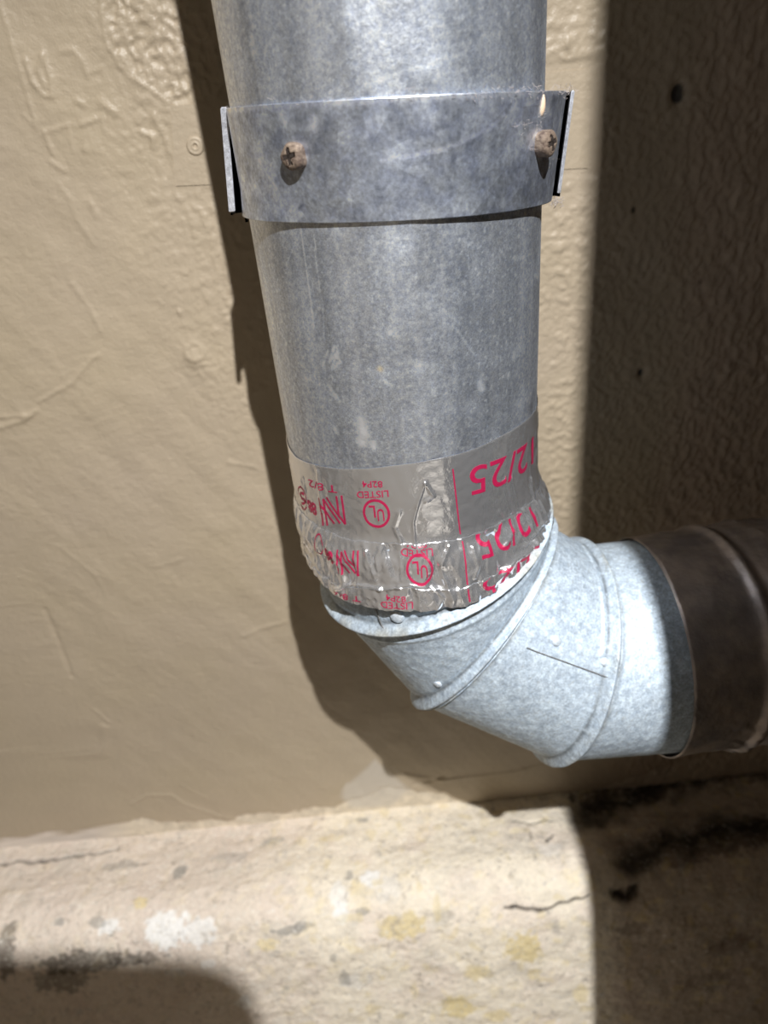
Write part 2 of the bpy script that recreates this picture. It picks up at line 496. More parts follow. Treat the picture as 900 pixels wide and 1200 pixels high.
yel = (0.74, 0.61, 0.30)
wht = (0.90, 0.90, 0.88)
gry = (0.30, 0.29, 0.27)
drk = (0.10, 0.085, 0.07)
for i, (u, v, rx, rs, col, a) in enumerate([
        (470, 1085, .017, .010, yel, .7), (612, 1108, .013, .013, yel, .8), (535, 1182, .012, .012, yel, .8), (562, 1140, .010, .008, yel, .6), (315, 1108, .009, .005, yel, .6),
        (420, 1040, .006, .006, yel, .4), (165, 1057, .005, .004, yel, .7), (625, 1140, .006, .006, yel, .6), (390, 982, .010, .004, yel, .35), (680, 1165, .006, .010, yel, .5), (580, 1190, .01, .006, yel, .6),
        (195, 1090, .016, .014, wht, .9), (235, 1092, .013, .010, wht, .8), (128, 1086, .008, .006, wht, .85), (432, 1027, .007, .006, wht, .85), (400, 1070, .006, .008, wht, .9), (398, 1050, .006, .012, wht, .6),
        (470, 935, .009, .006, wht, .6), (455, 1040, .01, .008, wht, .4), (640, 995, .012, .006, wht, .35), (420, 1150, .01, .008, wht, .4),
        (340, 1090, .013, .0035, gry, .75), (355, 1084, .008, .003, gry, .6), (425, 1068, .005, .003, gry, .7), (405, 1148, .004, .008, gry, .6), (392, 1122, .0025, .006, gry, .5),
        (210, 1020, .005, .007, gry, .75), (318, 985, .009, .004, gry, .6), (270, 1005, .016, .006, gry, .35), (425, 962, .007, .003, gry, .7), (410, 1025, .003, .005, gry, .6), (115, 1082, .006, .004, gry, .6),
        (140, 1015, .018, .005, gry, .45), (70, 1080, .003, .003, gry, .7), (650, 1085, .004, .006, gry, .45), (520, 1075, .008, .006, gry, .3), (335, 1160, .003, .003, gry, .6),
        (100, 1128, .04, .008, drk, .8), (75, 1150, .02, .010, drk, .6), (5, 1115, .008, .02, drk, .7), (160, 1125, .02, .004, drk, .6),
        (285, 1175, .006, .006, wht, .6), (205, 1140, .008, .004, wht, .5), (245, 1130, .006, .004, wht, .5), (706, 1165, .003, .002, wht, .8),
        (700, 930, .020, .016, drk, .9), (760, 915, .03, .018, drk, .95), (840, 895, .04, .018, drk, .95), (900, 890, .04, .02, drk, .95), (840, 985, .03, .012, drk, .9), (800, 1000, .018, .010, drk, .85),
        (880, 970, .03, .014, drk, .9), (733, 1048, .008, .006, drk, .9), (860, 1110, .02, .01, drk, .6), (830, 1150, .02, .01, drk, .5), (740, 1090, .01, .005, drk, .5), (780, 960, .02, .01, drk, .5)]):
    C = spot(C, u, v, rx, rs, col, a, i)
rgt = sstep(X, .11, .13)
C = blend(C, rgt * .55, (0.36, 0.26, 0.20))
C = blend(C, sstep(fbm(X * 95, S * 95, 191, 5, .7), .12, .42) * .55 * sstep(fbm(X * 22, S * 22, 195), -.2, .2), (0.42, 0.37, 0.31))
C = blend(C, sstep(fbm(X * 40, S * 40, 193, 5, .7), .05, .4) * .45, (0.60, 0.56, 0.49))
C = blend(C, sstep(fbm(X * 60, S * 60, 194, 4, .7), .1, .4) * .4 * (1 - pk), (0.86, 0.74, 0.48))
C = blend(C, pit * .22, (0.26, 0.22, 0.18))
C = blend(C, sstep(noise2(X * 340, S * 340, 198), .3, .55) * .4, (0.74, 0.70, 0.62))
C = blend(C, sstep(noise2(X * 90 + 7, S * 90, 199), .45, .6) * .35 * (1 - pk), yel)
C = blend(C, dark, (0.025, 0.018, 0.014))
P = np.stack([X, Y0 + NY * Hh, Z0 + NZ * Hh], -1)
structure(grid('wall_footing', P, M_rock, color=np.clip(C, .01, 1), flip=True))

# the rest of the room shell, out of the picture
bm = bmesh.new()
for v in ((-1.6, -1.8, -.72), (1.4, -1.8, -.72), (1.4, .12, -.72), (-1.6, .12, -.72)): bm.verts.new(v)
bm.faces.new(bm.verts)
structure(from_bm('floor', bm, M_floor))


def box(bm, x0, x1, y0, y1, z0, z1):
    vs = [bm.verts.new((x, y, z)) for z in (z0, z1) for y in (y0, y1) for x in (x0, x1)]
    for f in ((0, 2, 3, 1), (4, 5, 7, 6), (0, 1, 5, 4), (2, 6, 7, 3), (0, 4, 6, 2), (1, 3, 7, 5)):
        bm.faces.new([vs[i] for i in f])


bm = bmesh.new()
box(bm, .60, .64, -1.8, .14, -.72, .9)
structure(from_bm('wall_right', bm, M_floor))


def prism_y(bm, pts, y0, y1):                   # outline in x, z; extruded along y
    a = [bm.verts.new((x, y0, z)) for x, z in pts]
    c = [bm.verts.new((x, y1, z)) for x, z in pts]
    bm.faces.new(a); bm.faces.new(c[::-1])
    for i in range(len(pts)):
        j = (i + 1) % len(pts)
        bm.faces.new([a[j], a[i], c[i], c[j]])


# unseen upright panel added at right to keep the lamp off that side
ex = lambda z: 0.0771 + 0.0282 * (-.225 + .4809) - .011 * (z - .4264)
bm = bmesh.new()
prism_y(bm, [(ex(-.72), -.72), (.60, -.72), (.60, .42), (ex(.42), .42)], -.245, -.225)
bmesh.ops.recalc_face_normals(bm, faces=bm.faces)
structure(from_bm('shadow_panel_1', bm, M_board))

# unseen round-cornered panel added at left: its corner shades the foot of the picture
def seg_to(u, v, yp):
    x, s = on_ledge(u, v)
    p = np.array([x, np.interp(s, seg, prof[:, 0]), np.interp(s, seg, prof[:, 1])])
    t = (yp - LIGHT[1]) / (p[1] - LIGHT[1])
    return LIGHT + (p - LIGHT) * t
yp = -.31
pr = seg_to(297, 1200, yp); pt_ = seg_to(200, 1121, yp); p0 = seg_to(0, 1117, yp); pc = seg_to(283, 1150, yp)

xr = pr[0] + .002; zt = pt_[2]; rc = .022
sl = (p0[2] - pt_[2]) / (p0[0] - pt_[0])
pts = [(-.75, -.72), (xr + .02, -.72), (xr, pr[2])]
pts += [(xr - rc + rc * math.cos(a), zt - rc + rc * math.sin(a)) for a in np.linspace(0.05, PI / 2, 12)]
pts += [(-.75, zt + sl * (-.75 - xr))]
bm = bmesh.new()
prism_y(bm, pts, yp - .02, yp)
bmesh.ops.recalc_face_normals(bm, faces=bm.faces)
structure(from_bm('shadow_panel_2', bm, M_floor))  # pale finish bounces fill into the duct's shadow

# ------------------------------------------------------------------ upright duct
root = empty('vent_duct', (0, 0, -.16))
tag(root, 'upright round galvanised metal vent duct running down to the elbow', 'duct')
th1 = np.radians(np.concatenate([np.linspace(-100, 100, 420), np.linspace(103, 257, 52)]))
z1 = np.concatenate([np.linspace(-.175, .035, 420), np.linspace(.035, .6, 30)[1:]])
T, Z = np.meshgrid(th1, z1, indexing='ij')
A = T * R_DUCT
rad = R_DUCT + 0.00010 * fbm(A * 30, Z * 12, 201)
C = np.ones(T.shape + (3,))
C *= (1 + .09 * fbm(A * 70, Z * 50, 205, 5, .7) + .17 * noise2(A * 120, Z * 5, 207) + .10 * noise2(A * 330, Z * 9, 206) + .12 * noise2(A * 900, Z * 900, 208))[..., None]
lt = np.array([1.55, 1.52, 1.45])


def dmark(C, col, pts, wd, a):                  # scratch along photo points
    q = [(t * R_DUCT, z) for t, z in (on_tube(u, v) for u, v in pts)]
    d = seg_dist(A + .0002 * noise2(A * 900, Z * 900, 211), Z, q)
    m_ = np.exp(-(d / wd) ** 2)[..., None] * a
    return C * (1 - m_) + np.array(col) * m_


wm = (2.0, 2.0, 1.95)
for pts, wd, a in [([(353, 270), (360, 320), (368, 385)], .00022, .7), ([(368, 275), (372, 320), (378, 355), (380, 400)], .0002, .45), ([(352, 272), (335, 312)], .00025, .4),
                   ([(392, 406), (386, 424), (396, 412), (389, 432), (399, 424)], .0006, .7), ([(384, 452), (396, 466), (388, 462), (398, 470)], .0005, .6), ([(388, 440), (392, 446)], .0005, .5),
                   ([(384, 412), (378, 430)], .0004, .4), ([(530, 380), (552, 410), (556, 416)], .0004, .35), ([(360, 535), (372, 548)], .0003, .4), ([(600, 305), (622, 298)], .0003, .4), ([(627, 322), (631, 326)], .0006, .6),
                   ([(391, 500), (394, 507)], .0007, .5), ([(602, 418), (602, 419)], .0009, .7), ([(596, 438), (596, 442)], .0006, .6), ([(457, 390), (459, 389)], .0007, .9), ([(410, 384), (411, 385)], .0005, .5),
                   ([(424, 496), (425, 508)], .0022, .75), ([(423, 518), (424, 519)], .0017, .95), ([(437, 520), (438, 524)], .0012, .95), ([(562, 449), (565, 456)], .0012, .95),
                   ([(598, 374), (598, 375)], .0006, .95), ([(490, 430), (490, 432)], .0022, .35), ([(450, 445), (458, 452)], .0005, .4), ([(512, 360), (526, 368), (540, 380)], .0005, .25),
                   ([(442, 96), (470, 84), (500, 78), (545, 62)], .0005, .35), ([(420, 105), (445, 95)], .0008, .3), ([(295, 45), (296, 60)], .0012, .35)]:
    C = dmark(C, wm, pts, wd, a)
C = dmark(C, (1.7, 1.35, .8), [(445, 432), (446, 433)], .0008, .9)
sp = sstep(noise2(A * 650, Z * 650, 221), .52, .62) * (.5 + .5 * sstep(T, 0, .8))
C = C + sp[..., None] * .55
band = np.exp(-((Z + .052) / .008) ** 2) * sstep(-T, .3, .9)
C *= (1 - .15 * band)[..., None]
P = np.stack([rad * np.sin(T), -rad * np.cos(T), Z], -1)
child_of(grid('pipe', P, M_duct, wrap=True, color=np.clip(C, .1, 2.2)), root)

# ------------------------------------------------------------------ elbow of four gores
rings = {'A': (np.array([.0053, -.0058, -.1876]), np.array([.333, .024, -.943])),
         'B': (np.array([.0277, -.0038, -.2321]), np.array([.747, -.267, -.609])),
         'C': (np.array([.0660, -.0099, -.2568]), np.array([.943, .016, -.333])),
         '0': (np.array([0, 0, -.158]), np.array([0, 0, -1.0])),
         'T': (np.array([.1260, -.0095, -.2584]), np.array([.999, .023, .0]))}
NT = 320
tt = np.linspace(0, 2 * PI, NT, endpoint=False)


def ring_pts(k, r):
    c, n = rings[k]
    n = n / np.linalg.norm(n)
    a = np.array([0, -1, 0]) + n * n[1]
    a /= np.linalg.norm(a)
    b_ = np.cross(n, a)
    return c[None] + r * (np.cos(tt)[:, None] * a + np.sin(tt)[:, None] * b_), n


elbow = empty('duct_elbow', (.03, 0, -.285))
tag(elbow, 'pale galvanised four-piece duct elbow turning right under the upright duct', 'elbow')
RB = .0528
RG = .0521


def gore(name, k0, k1, prof_fn, r0=RB, r1=RB, ns=110, seed=0, seam=None, extra=None):
    Pa, na = ring_pts(k0, 1.0); Pb, nb = ring_pts(k1, 1.0)
    ca, cb = rings[k0][0], rings[k1][0]
    s = np.linspace(0, 1, ns)
    out = np.zeros((NT, ns, 3)); dist0 = np.zeros((NT, ns)); dist1 = np.zeros((NT, ns))
    da = Pa - ca; db = Pb - cb
    A0 = ca + da * r0; B0 = cb + db * r1
    Ln = np.linalg.norm(B0 - A0, axis=1)
    for j, q in enumerate(s):
        dist0[:, j] = Ln * q; dist1[:, j] = Ln * (1 - q)
    TT = np.repeat(tt[:, None], ns, 1)
    h = prof_fn(dist0, dist1, TT)
    h = h + .00016 * fbm(TT * 1.6 * 3, dist0 * 60 + seed * 9.1, 240 + seed) + .00008 * noise2(TT * 13, dist0 * 260, 250 + seed)
    if extra is not None: h = h + extra(dist0, dist1, TT)
    for j, q in enumerate(s):
        dirv = da * (1 - q) + db * q
        dirv /= np.linalg.norm(dirv, axis=1)[:, None]
        out[:, j] = A0 * (1 - q) + B0 * q + dirv * h[:, j][:, None]
    C = np.ones((NT, ns, 3)) * (1 + .13 * fbm(TT * 3, dist0 * 55, 260 + seed) + .08 * noise2(TT * 20, dist0 * 400, 261 + seed))[..., None]
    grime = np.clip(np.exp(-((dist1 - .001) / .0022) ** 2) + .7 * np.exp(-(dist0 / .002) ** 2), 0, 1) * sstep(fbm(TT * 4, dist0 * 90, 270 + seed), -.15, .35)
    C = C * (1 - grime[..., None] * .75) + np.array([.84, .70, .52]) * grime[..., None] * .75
    bead_shade_d = {'A': .0044, 'B': .0074, 'C': .0056}.get(k1)
    if bead_shade_d:
        bead_shade = (np.exp(-((dist1 - bead_shade_d) / .0009) ** 2) * .8 * (.6 + .4 * sstep(fbm(TT * 5, dist0 * 60, 293 + seed), -.3, .2)))[..., None]
        C = C * (1 - bead_shade) + np.array([.30, .28, .26]) * bead_shade  # shade beside the bead, painted into the tint as a dark line
    joint_shade = (np.exp(-(dist0 / .0016) ** 2) * (.85 if k0 != '0' else 0) * (.6 + .4 * sstep(fbm(TT * 3, dist0 * 0 + 3.3, 291 + seed), -.3, .3)))[..., None]
    C = C * (1 - joint_shade) + np.array([.30, .27, .24]) * joint_shade  # painted shadow line where the previous piece overlaps this one
    dirt = sstep(noise2(TT * 26, dist0 * 500, 280 + seed), .5, .65)[..., None] * .4
    C = C * (1 - dirt) + np.array([.7, .62, .52]) * dirt
    wsp = sstep(noise2(TT * 22, dist0 * 420, 285 + seed), .5, .62)[..., None] * .5
    C = C * (1 - wsp) + 1.45 * wsp
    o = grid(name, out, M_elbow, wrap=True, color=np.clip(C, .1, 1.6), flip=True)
    child_of(o, elbow)
    return out, dist0, dist1


def bead(d, pos, wd, ht): return ht * np.exp(-((d - pos) / wd) ** 2)


# collar: rolled bead then a sharp step down onto the next piece
def p_collar(d0, d1, t): return bead(d1, .0010, .0016, .0036) - bead(d1, .0050, .0014, .0004)
def p_gB(d0, d1, t): return bead(d0, .0062, .0014, .0006) + bead(d1, .0030, .0023, .0036) - bead(d1, .0082, .0016, .0005) + bead(d1, -.0008, .0010, .0026)
def p_gC(d0, d1, t):
    return bead(d1, .0018, .0020, .0032) - bead(d1, .0060, .0012, .0003)
def p_end(d0, d1, t): return -.0008 + bead(d0, .0012, .0012, .0005)


def groove_c(d0, d1, t):                        # shallow pressed step stopping short of the seam
    m_ = sstep(-t_wrap(t), -GT, -GT + .06)
    return m_ * (.0006 * sstep(.0085 - d1, 0, .0015))


def t_wrap(t): return (t + PI) % (2 * PI) - PI


def hit_t(k0, k1, u, v):                        # ring angle of the gore point nearest the photo point
    Pa, _ = ring_pts(k0, RB); Pb, _ = ring_pts(k1, RB)
    q = np.linspace(0, 1, 60)[None, :, None]
    G = Pa[:, None] * (1 - q) + Pb[:, None] * q
    d = ray(u, v); V = G - CAM
    along = V @ d
    off = np.linalg.norm(V - along[..., None] * d, axis=2)
    off = off + np.where(along > np.median(along), 1, 0) * 1.0
    i, j = np.unravel_index(np.argmin(off), off.shape)
    return float(t_wrap(tt[i])), j / 59.0, G[i, j]


tg, _, _ = hit_t('B', 'C', 711, 778)
GT = tg

sgn = 1 if hit_t('B', 'C', 690, 660)[0] > GT else -1


def groove_c(d0, d1, t):
    m_ = sstep((t_wrap(t) - GT) * sgn, 0, .05)
    return m_ * (.0007 * sstep(.0095 - d1, 0, .0014))


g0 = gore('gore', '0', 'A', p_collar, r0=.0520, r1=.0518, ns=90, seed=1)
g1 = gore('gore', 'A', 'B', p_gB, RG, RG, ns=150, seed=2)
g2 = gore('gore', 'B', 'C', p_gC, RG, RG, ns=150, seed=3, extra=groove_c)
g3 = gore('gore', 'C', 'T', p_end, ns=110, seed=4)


def strip(name, pts3, wd, ht, mat, parent, centre_fn):   # thin raised strip along points on a tube
    pts3 = np.array(pts3)
    bm = bmesh.new(); prev = None
    for i, p in enumerate(pts3):
        tdir = pts3[min(i + 1, len(pts3) - 1)] - pts3[max(i - 1, 0)]
        tdir /= np.linalg.norm(tdir)
        nrm = p - centre_fn(p); nrm -= tdir * (nrm @ tdir); nrm /= np.linalg.norm(nrm)
        sd = np.cross(tdir, nrm)
        row = [bm.verts.new(p + sd * a + nrm * c) for a, c in ((-wd, -.0003), (-wd, ht), (wd, ht), (wd, -.0003))]
        if prev:
            for k in range(3): bm.faces.new([prev[k], prev[k + 1], row[k + 1], row[k]])
        prev = row
    o = from_bm(name, bm, mat)
    return child_of(o, parent)


def gore_pt(k0, k1, u, v, r=RB):
    t, q, g = hit_t(k0, k1, u, v)
    return g


def seam_on(k0, k1, a, b_, n=14, wd=.00016, ht=.00015, mat=None):
    pts = [gore_pt(k0, k1, a[0] + (b_[0] - a[0]) * i / (n - 1), a[1] + (b_[1] - a[1]) * i / (n - 1)) for i in range(n)]
    # smooth
    pts = np.array(pts); pts[1:-1] = (pts[:-2] + pts[1:-1] * 2 + pts[2:]) / 4
    c = (rings[k0][0] + rings[k1][0]) / 2
    ax = rings[k1][0] - rings[k0][0]; ax /= np.linalg.norm(ax)
    cf = lambda p: c + ax * ((p - c) @ ax)
    return strip('seam', pts, wd, ht, mat or M_seam, elbow, cf)


seam_on('B', 'C', (617, 759), (741, 804))
seam_on('0', 'A', (440, 712), (450, 738), n=8, wd=.00018)


def dome(name, p, nrm, r, h, mat, parent, world=True):
    bm = bmesh.new()
    nrm = Vector(nrm).normalized(); a = nrm.orthogonal().normalized(); c = nrm.cross(a)
    rows = []
    for i in range(6):
        e = i / 5 * PI / 2
        rr = r * math.cos(e); hh = h * math.sin(e)
        if i == 5: rows.append([bm.verts.new(Vector(p) + nrm * h)])
        else: rows.append([bm.verts.new(Vector(p) + nrm * (hh - (.0004 if i == 0 else 0)) + a * rr * math.cos(q) + c * rr * math.sin(q)) for q in np.linspace(0, 2 * PI, 20, endpoint=False)])
    for i in range(4):
        for k in range(20):
            bm.faces.new([rows[i][k], rows[i][(k + 1) % 20], rows[i + 1][(k + 1) % 20], rows[i + 1][k]])
    for k in range(20): bm.faces.new([rows[4][k], rows[4][(k + 1) % 20], rows[5][0]])
    o = from_bm(name, bm, mat, smooth=True)
    if parent: child_of(o, parent)
    return o


M_rivet = metal('rivet_metal', (0.54, 0.62, 0.70), (0.76, 0.84, 0.92), 0.5, 0.35, 330, 0.0002)
for k0, k1, u, v, rr, hh in (('0', 'A', 465, 723, .0030, .0009), ('B', 'C', 652, 751, .0022, .0007), ('B', 'C', 710, 775, .0019, .0009), ('A', 'B', 513, 803, .0018, .0006)):
    p = gore_pt(k0, k1, u, v)
    c = (rings[k0][0] + rings[k1][0]) / 2; ax = rings[k1][0] - rings[k0][0]; ax /= np.linalg.norm(ax)
    nrm = p - (c + ax * ((p - c) @ ax)); nrm /= np.linalg.norm(nrm)
    dome('rivet', p - nrm * .0004, nrm, rr, hh, M_rivet, elbow)

# ------------------------------------------------------------------ level duct leaving to the right, wrapped in dull tape
hd = empty('vent_duct', (.3, -.005, -.31))
tag(hd, 'level round duct leaving the elbow to the right in the shade', 'duct')
ax = np.array([.997, .05, 0.03]); ax /= np.linalg.norm(ax)
o0 = np.array([.1055, -.0099, -.2584])
sd = np.cross(ax, [0, 0, 1.0])


def level_tube(name, s, rfun, mat, parent, n=260, color=None):
    t, S_ = np.meshgrid(np.linspace(0, 2 * PI, n, endpoint=False), s, indexing='ij')
    r = rfun(t, S_)
    P = o0 + ax * S_[..., None] + (sd * np.sin(t)[..., None] + np.array([0, 0, 1.0]) * np.cos(t)[..., None]) * r[..., None]
    C = np.ones(P.shape)
    return child_of(grid(name, P, mat, wrap=True, color=C, flip=True), parent)


level_tube('pipe', np.linspace(.006, .494, 40), lambda t, s: .0515 + 0 * t, M_duct, hd, 96)
lt_ = empty('foil_tape', (.2, -.005, -.312))
tag(lt_, 'dull creased foil tape wrapped around the level duct at right', 'tape')


def r_wrap(t, s):
    base = .0536 - .02 * s + .0003 * np.sin(t * 3)
    base = base + bead(s, .034 + .0012 * np.sin(t * 2), .0028, .0022) - bead(s, .0395, .0018, .0008) + bead(s, .052, .004, .0010)
    cr = np.abs(fbm(t * 4.2, s * 90, 301, 3))
    base = base + .0008 * fbm(t * 3, s * 45, 305) + sstep(s, .012, .03) * .0022 * (.25 - cr).clip(0) * 2 * sstep(np.cos(t), .3, -.3) + .0004 * cr
    base = base + sstep(s, .035, .06) * .002 * fbm(t * 5, s * 70, 309)
    return base


t_e = np.linspace(0, .18, 230)
level_tube('tape_layer', t_e, lambda t, s: np.where(s < .0004, .0530, r_wrap(t, s)), M_dtape, lt_, 300)
level_tube('tape_layer', np.linspace(.036, .12, 90), lambda t, s: r_wrap(t, s) + .0004 + .0006 * np.abs(fbm(t * 6, s * 120, 317, 3)), M_dtape, lt_, 220)

# ------------------------------------------------------------------ printed foil tape on the joint
tape = empty('foil_tape', (0, 0, -.186))
tag(tape, 'shiny wrinkled foil tape with red print wrapped around the upright duct', 'tape')
TD = math.radians


def tape_base(t, z):                            # smooth radius: duct, then elbow collar leaning a little forward
    x = R_DUCT * np.sin(t); y = -R_DUCT * np.cos(t)
    low = sstep(-.1605 - .0185 * x - .0928 * y - z, -.0012, .0022)
    k = np.clip((-.158 - z) / .030, 0, 1.25)
    return np.maximum(.05125 + sstep(-.1605 - .0185 * x - .0928 * y - z, -.004, .009) * .0024 + (low * k * (.0053 * np.sin(t) + .0058 * np.cos(t))), .05125)


def tape_hit(u, v):
    d = ray(u, v)
    for s_ in np.arange(.18, .42, .0003):
        p = CAM + d * s_
        t = math.atan2(p[0], -p[1])
        if math.hypot(p[0], p[1]) < float(tape_base(np.array(t), np.array(p[2]))) + .0005:
            return t, p[2]
    return math.atan2(CAM[0] + d[0] * .29, -(CAM[1] + d[1] * .29)), (CAM + d * .29)[2]


def edge_fn(px, wob=0.0):
    q_ = sorted(tape_hit(u, v) for u, v in px)
    ts = [a for a, _ in q_]; zs = [c for _, c in q_]
    return lambda t: np.interp(t, ts, zs) + wob * (np.sin(np.asarray(t) * 23) + .6 * np.sin(np.asarray(t) * 51 + 1))


z_top = edge_fn([(341, 531), (345, 536), (367, 545), (403, 550), (462, 546), (513, 538), (550, 529), (587, 512), (608, 500), (625, 486)])
z_row2 = edge_fn([(363, 610), (380, 621), (410, 632), (440, 636), (480, 637), (520, 634), (555, 627), (590, 610), (622, 585)], .0002)
z_row3 = edge_fn([(372, 668), (395, 685), (440, 687), (480, 686), (520, 690), (560, 682), (600, 655), (632, 622)], .0003)
z_bot = edge_fn([(378, 680), (388, 692), (410, 703), (435, 710), (485, 714), (520, 712), (550, 706), (580, 692), (610, 671), (630, 650), (638, 632)], .0002)


creases = [([(498, 566), (490, 590), (484, 612), (486, 640)], .0005, .0007), ([(498, 566), (508, 582), (500, 588)], .0006, .0007), ([(468, 600), (462, 618), (470, 636)], .0009, .0008), ([(600, 560), (606, 590), (612, 606)], .0006, .0008),
           ([(592, 562), (600, 600)], .0007, .0008), ([(622, 560), (624, 590)], .0005, .0007), ([(372, 553), (374, 575), (378, 600)], .0008, .0007), ([(355, 560), (362, 600)], .0008, -.0006),
           ([(385, 640), (400, 665), (404, 685)], .0007, .0007), ([(430, 645), (434, 660), (440, 678)], .0007, .0008), ([(452, 640), (458, 660)], .0009, -.0006), ([(525, 640), (515, 665), (530, 700)], .0007, .0008),
           ([(553, 640), (560, 662), (556, 676)], .0007, .0009), ([(395, 688), (420, 684), (446, 688)], .0007, .0012), ([(445, 688), (480, 684), (520, 690)], .0008, .0008), ([(582, 680), (600, 655), (632, 630)], .0012, .0013),
           ([(612, 640), (632, 612)], .0007, .001), ([(575, 690), (620, 662), (640, 640)], .0006, -.0008), ([(510, 690), (520, 700), (512, 712)], .0006, .0008), ([(536, 690), (545, 708)], .0006, .0007), ([(585, 600), (600, 620), (590, 640)], .0007, .0007)]
CQ = []
for pts, wd, ht in creases:
    CQ.append(([(t * .0525, z) for t, z in (tape_hit(u, v) for u, v in pts)], wd, ht))


def tape_r(t, z):                               # radius of the foil over duct, collar edge and bead, with its wrinkles
    a = t * .0525
    low = sstep(z_row2(t) - z, -.0012, .0022)
    r = tape_base(t, z)
    r = r + .0003 * sstep(z_row3(t) - z, -.0006, .0012)
    amp = .09 + .91 * low
    amp = np.maximum(amp, .55 * sstep(np.abs(t) - .85, 0, .25) * sstep(z_top(t) - z, .002, .01))
    w1 = fbm(a * 130, z * 55, 401, 3); w2 = fbm(a * 260, z * 130, 405, 2)
    r = r + amp * (.0019 * (.35 - np.abs(w1)) + .0009 * w1 + .0007 * (.3 - np.abs(w2)))
    r = r + .0014 * sstep(t, .7, 1.1) * np.exp(-((z + .160) / .010) ** 2)
    r = r + .00008 * noise2(a * 300, z * 300, 409)
    for q, wd, ht in CQ:
        r = r + .75 * ht * np.exp(-(seg_dist(a, z, q) / wd) ** 2)
    return r


def band_mesh(name, ztop, zbot, off, nz):
    t, q = np.meshgrid(np.radians(np.concatenate([np.linspace(-100, 100, 440), np.linspace(103, 257, 50)])), np.linspace(0, 1, nz), indexing='ij')
    tw = t_wrap(t)
    z = ztop(tw) * (1 - q) + np.minimum(zbot(tw), ztop(tw) - .002) * q
    r = tape_r(tw, z) + off
    r = np.where(q < 1e-6, r - .0002, r)
    P = np.stack([r * np.sin(t), -r * np.cos(t), z], -1)
    return child_of(grid(name, P, M_tape, wrap=True, flip=True), tape)


band_mesh('tape_layer', z_top, lambda t: z_row2(t) - .003, 0.0, 110)
band_mesh('tape_layer', z_row2, lambda t: np.maximum(z_row3(t) - .003, z_bot(t)), .00035, 110)
band_mesh('tape_layer', z_row3, z_bot, .0007, 60)


def off_at(t, z):
    return np.where(z < z_row3(t), .0007, np.where(z < z_row2(t), .00035, 0.0)) + .00012


def text_mesh(body, size, bold=0.0):
    c = bpy.data.curves.new('t', 'FONT')
    c.body = body; c.size = 1.0; c.align_x = 'CENTER'; c.offset = bold; c.resolution_u = 4
    o = bpy.data.objects.new('t', c); COL.objects.link(o)
    dg = bpy.context.evaluated_depsgraph_get()
    me = bpy.data.meshes.new_from_object(o.evaluated_get(dg))
    bpy.data.objects.remove(o)
    bm = bmesh.new(); bm.from_mesh(me); bpy.data.meshes.remove(me)
    return bm


def wrap_print(name, bm, tc, zc, width, height, shear=0.0, clip_to=None, cut=None, rot180=True):
    """lays a flat glyph mesh (unit space) on the foil, upside down as the roll was wound"""
    xs = [v.co.x for v in bm.verts]; ys = [v.co.y for v in bm.verts]
    x0, x1, y0, y1 = min(xs), max(xs), min(ys), max(ys)
    bmesh.ops.triangulate(bm, faces=bm.faces)
    sx = width / max(x1 - x0, 1e-6); sy = height / max(y1 - y0, 1e-6)
    for v in bm.verts:
        v.co.x = (v.co.x - (x0 + x1) / 2) * sx; v.co.y = (v.co.y - (y0 + y1) / 2) * sy; v.co.z = 0
    for _ in range(4):
        es = [e for e in bm.edges if e.calc_length() > .0011]
        if not es: break
        bmesh.ops.subdivide_edges(bm, edges=es, cuts=1)
        bmesh.ops.triangulate(bm, faces=[f for f in bm.faces if len(f.verts) > 3])
    co = np.array([v.co[:] for v in bm.verts])
    s = -1.0 if rot180 else 1.0
    t = tc + s * co[:, 0] / .0525
    z = zc + s * co[:, 1] + shear * co[:, 0]
    r = tape_r(t, z) + off_at(t, z)
    kill = []
    for i, v in enumerate(bm.verts):
        v.co = (r[i] * math.sin(t[i]), -r[i] * math.cos(t[i]), z[i])
        lo_, hi_ = (clip_to if clip_to else (z_bot, z_top))
        if z[i] < float(lo_(np.array(t[i]))) + .0002 or z[i] > float(hi_(np.array(t[i]))) - .0004: kill.append(v)
    if kill: bmesh.ops.delete(bm, geom=kill, context='VERTS')
    bm.normal_update()
    return child_of(from_bm(name, bm, M_ink), tape)


def ring_bm(r0, r1, n=40):
    bm = bmesh.new()
    a = [bm.verts.new((r0 * math.cos(q), r0 * math.sin(q), 0)) for q in np.linspace(0, 2 * PI, n, endpoint=False)]
    c = [bm.verts.new((r1 * math.cos(q), r1 * math.sin(q), 0)) for q in np.linspace(0, 2 * PI, n, endpoint=False)]
    for i in range(n):
        j = (i + 1) % n
        bm.faces.new([a[i], c[i], c[j], a[j]])
    return bm


def stroke_bm(lines, wd):
    bm = bmesh.new()
    for (x0, y0), (x1, y1) in lines:
        d = Vector((x1 - x0, y1 - y0)); n_ = Vector((-d.y, d.x)).normalized() * wd / 2
        vs = [bm.verts.new((x, y, 0)) for x, y in ((x0 - n_.x, y0 - n_.y), (x1 - n_.x, y1 - n_.y), (x1 + n_.x, y1 + n_.y), (x0 + n_.x, y0 + n_.y))]
        bm.faces.new(vs)
    return bm


L1 = (lambda t: z_row2(t), z_top)
L2 = (lambda t: z_row3(t), z_row2)
L3 = (z_bot, z_row3)


def place(name, bm, L_, R_, height, cl):        # L_, R_: where the print starts and ends, left and right
    (t0, z0), (t1, z1) = tape_hit(*L_), tape_hit(*R_)
    rr_ = float(tape_base(np.array((t0 + t1) / 2), np.array((z0 + z1) / 2)))
    w_ = (t1 - t0) * .0525
    wrap_print(name, bm, (t0 + t1) / 2, (z0 + z1) / 2, w_, height, shear=-(z1 - z0) / w_, clip_to=cl)


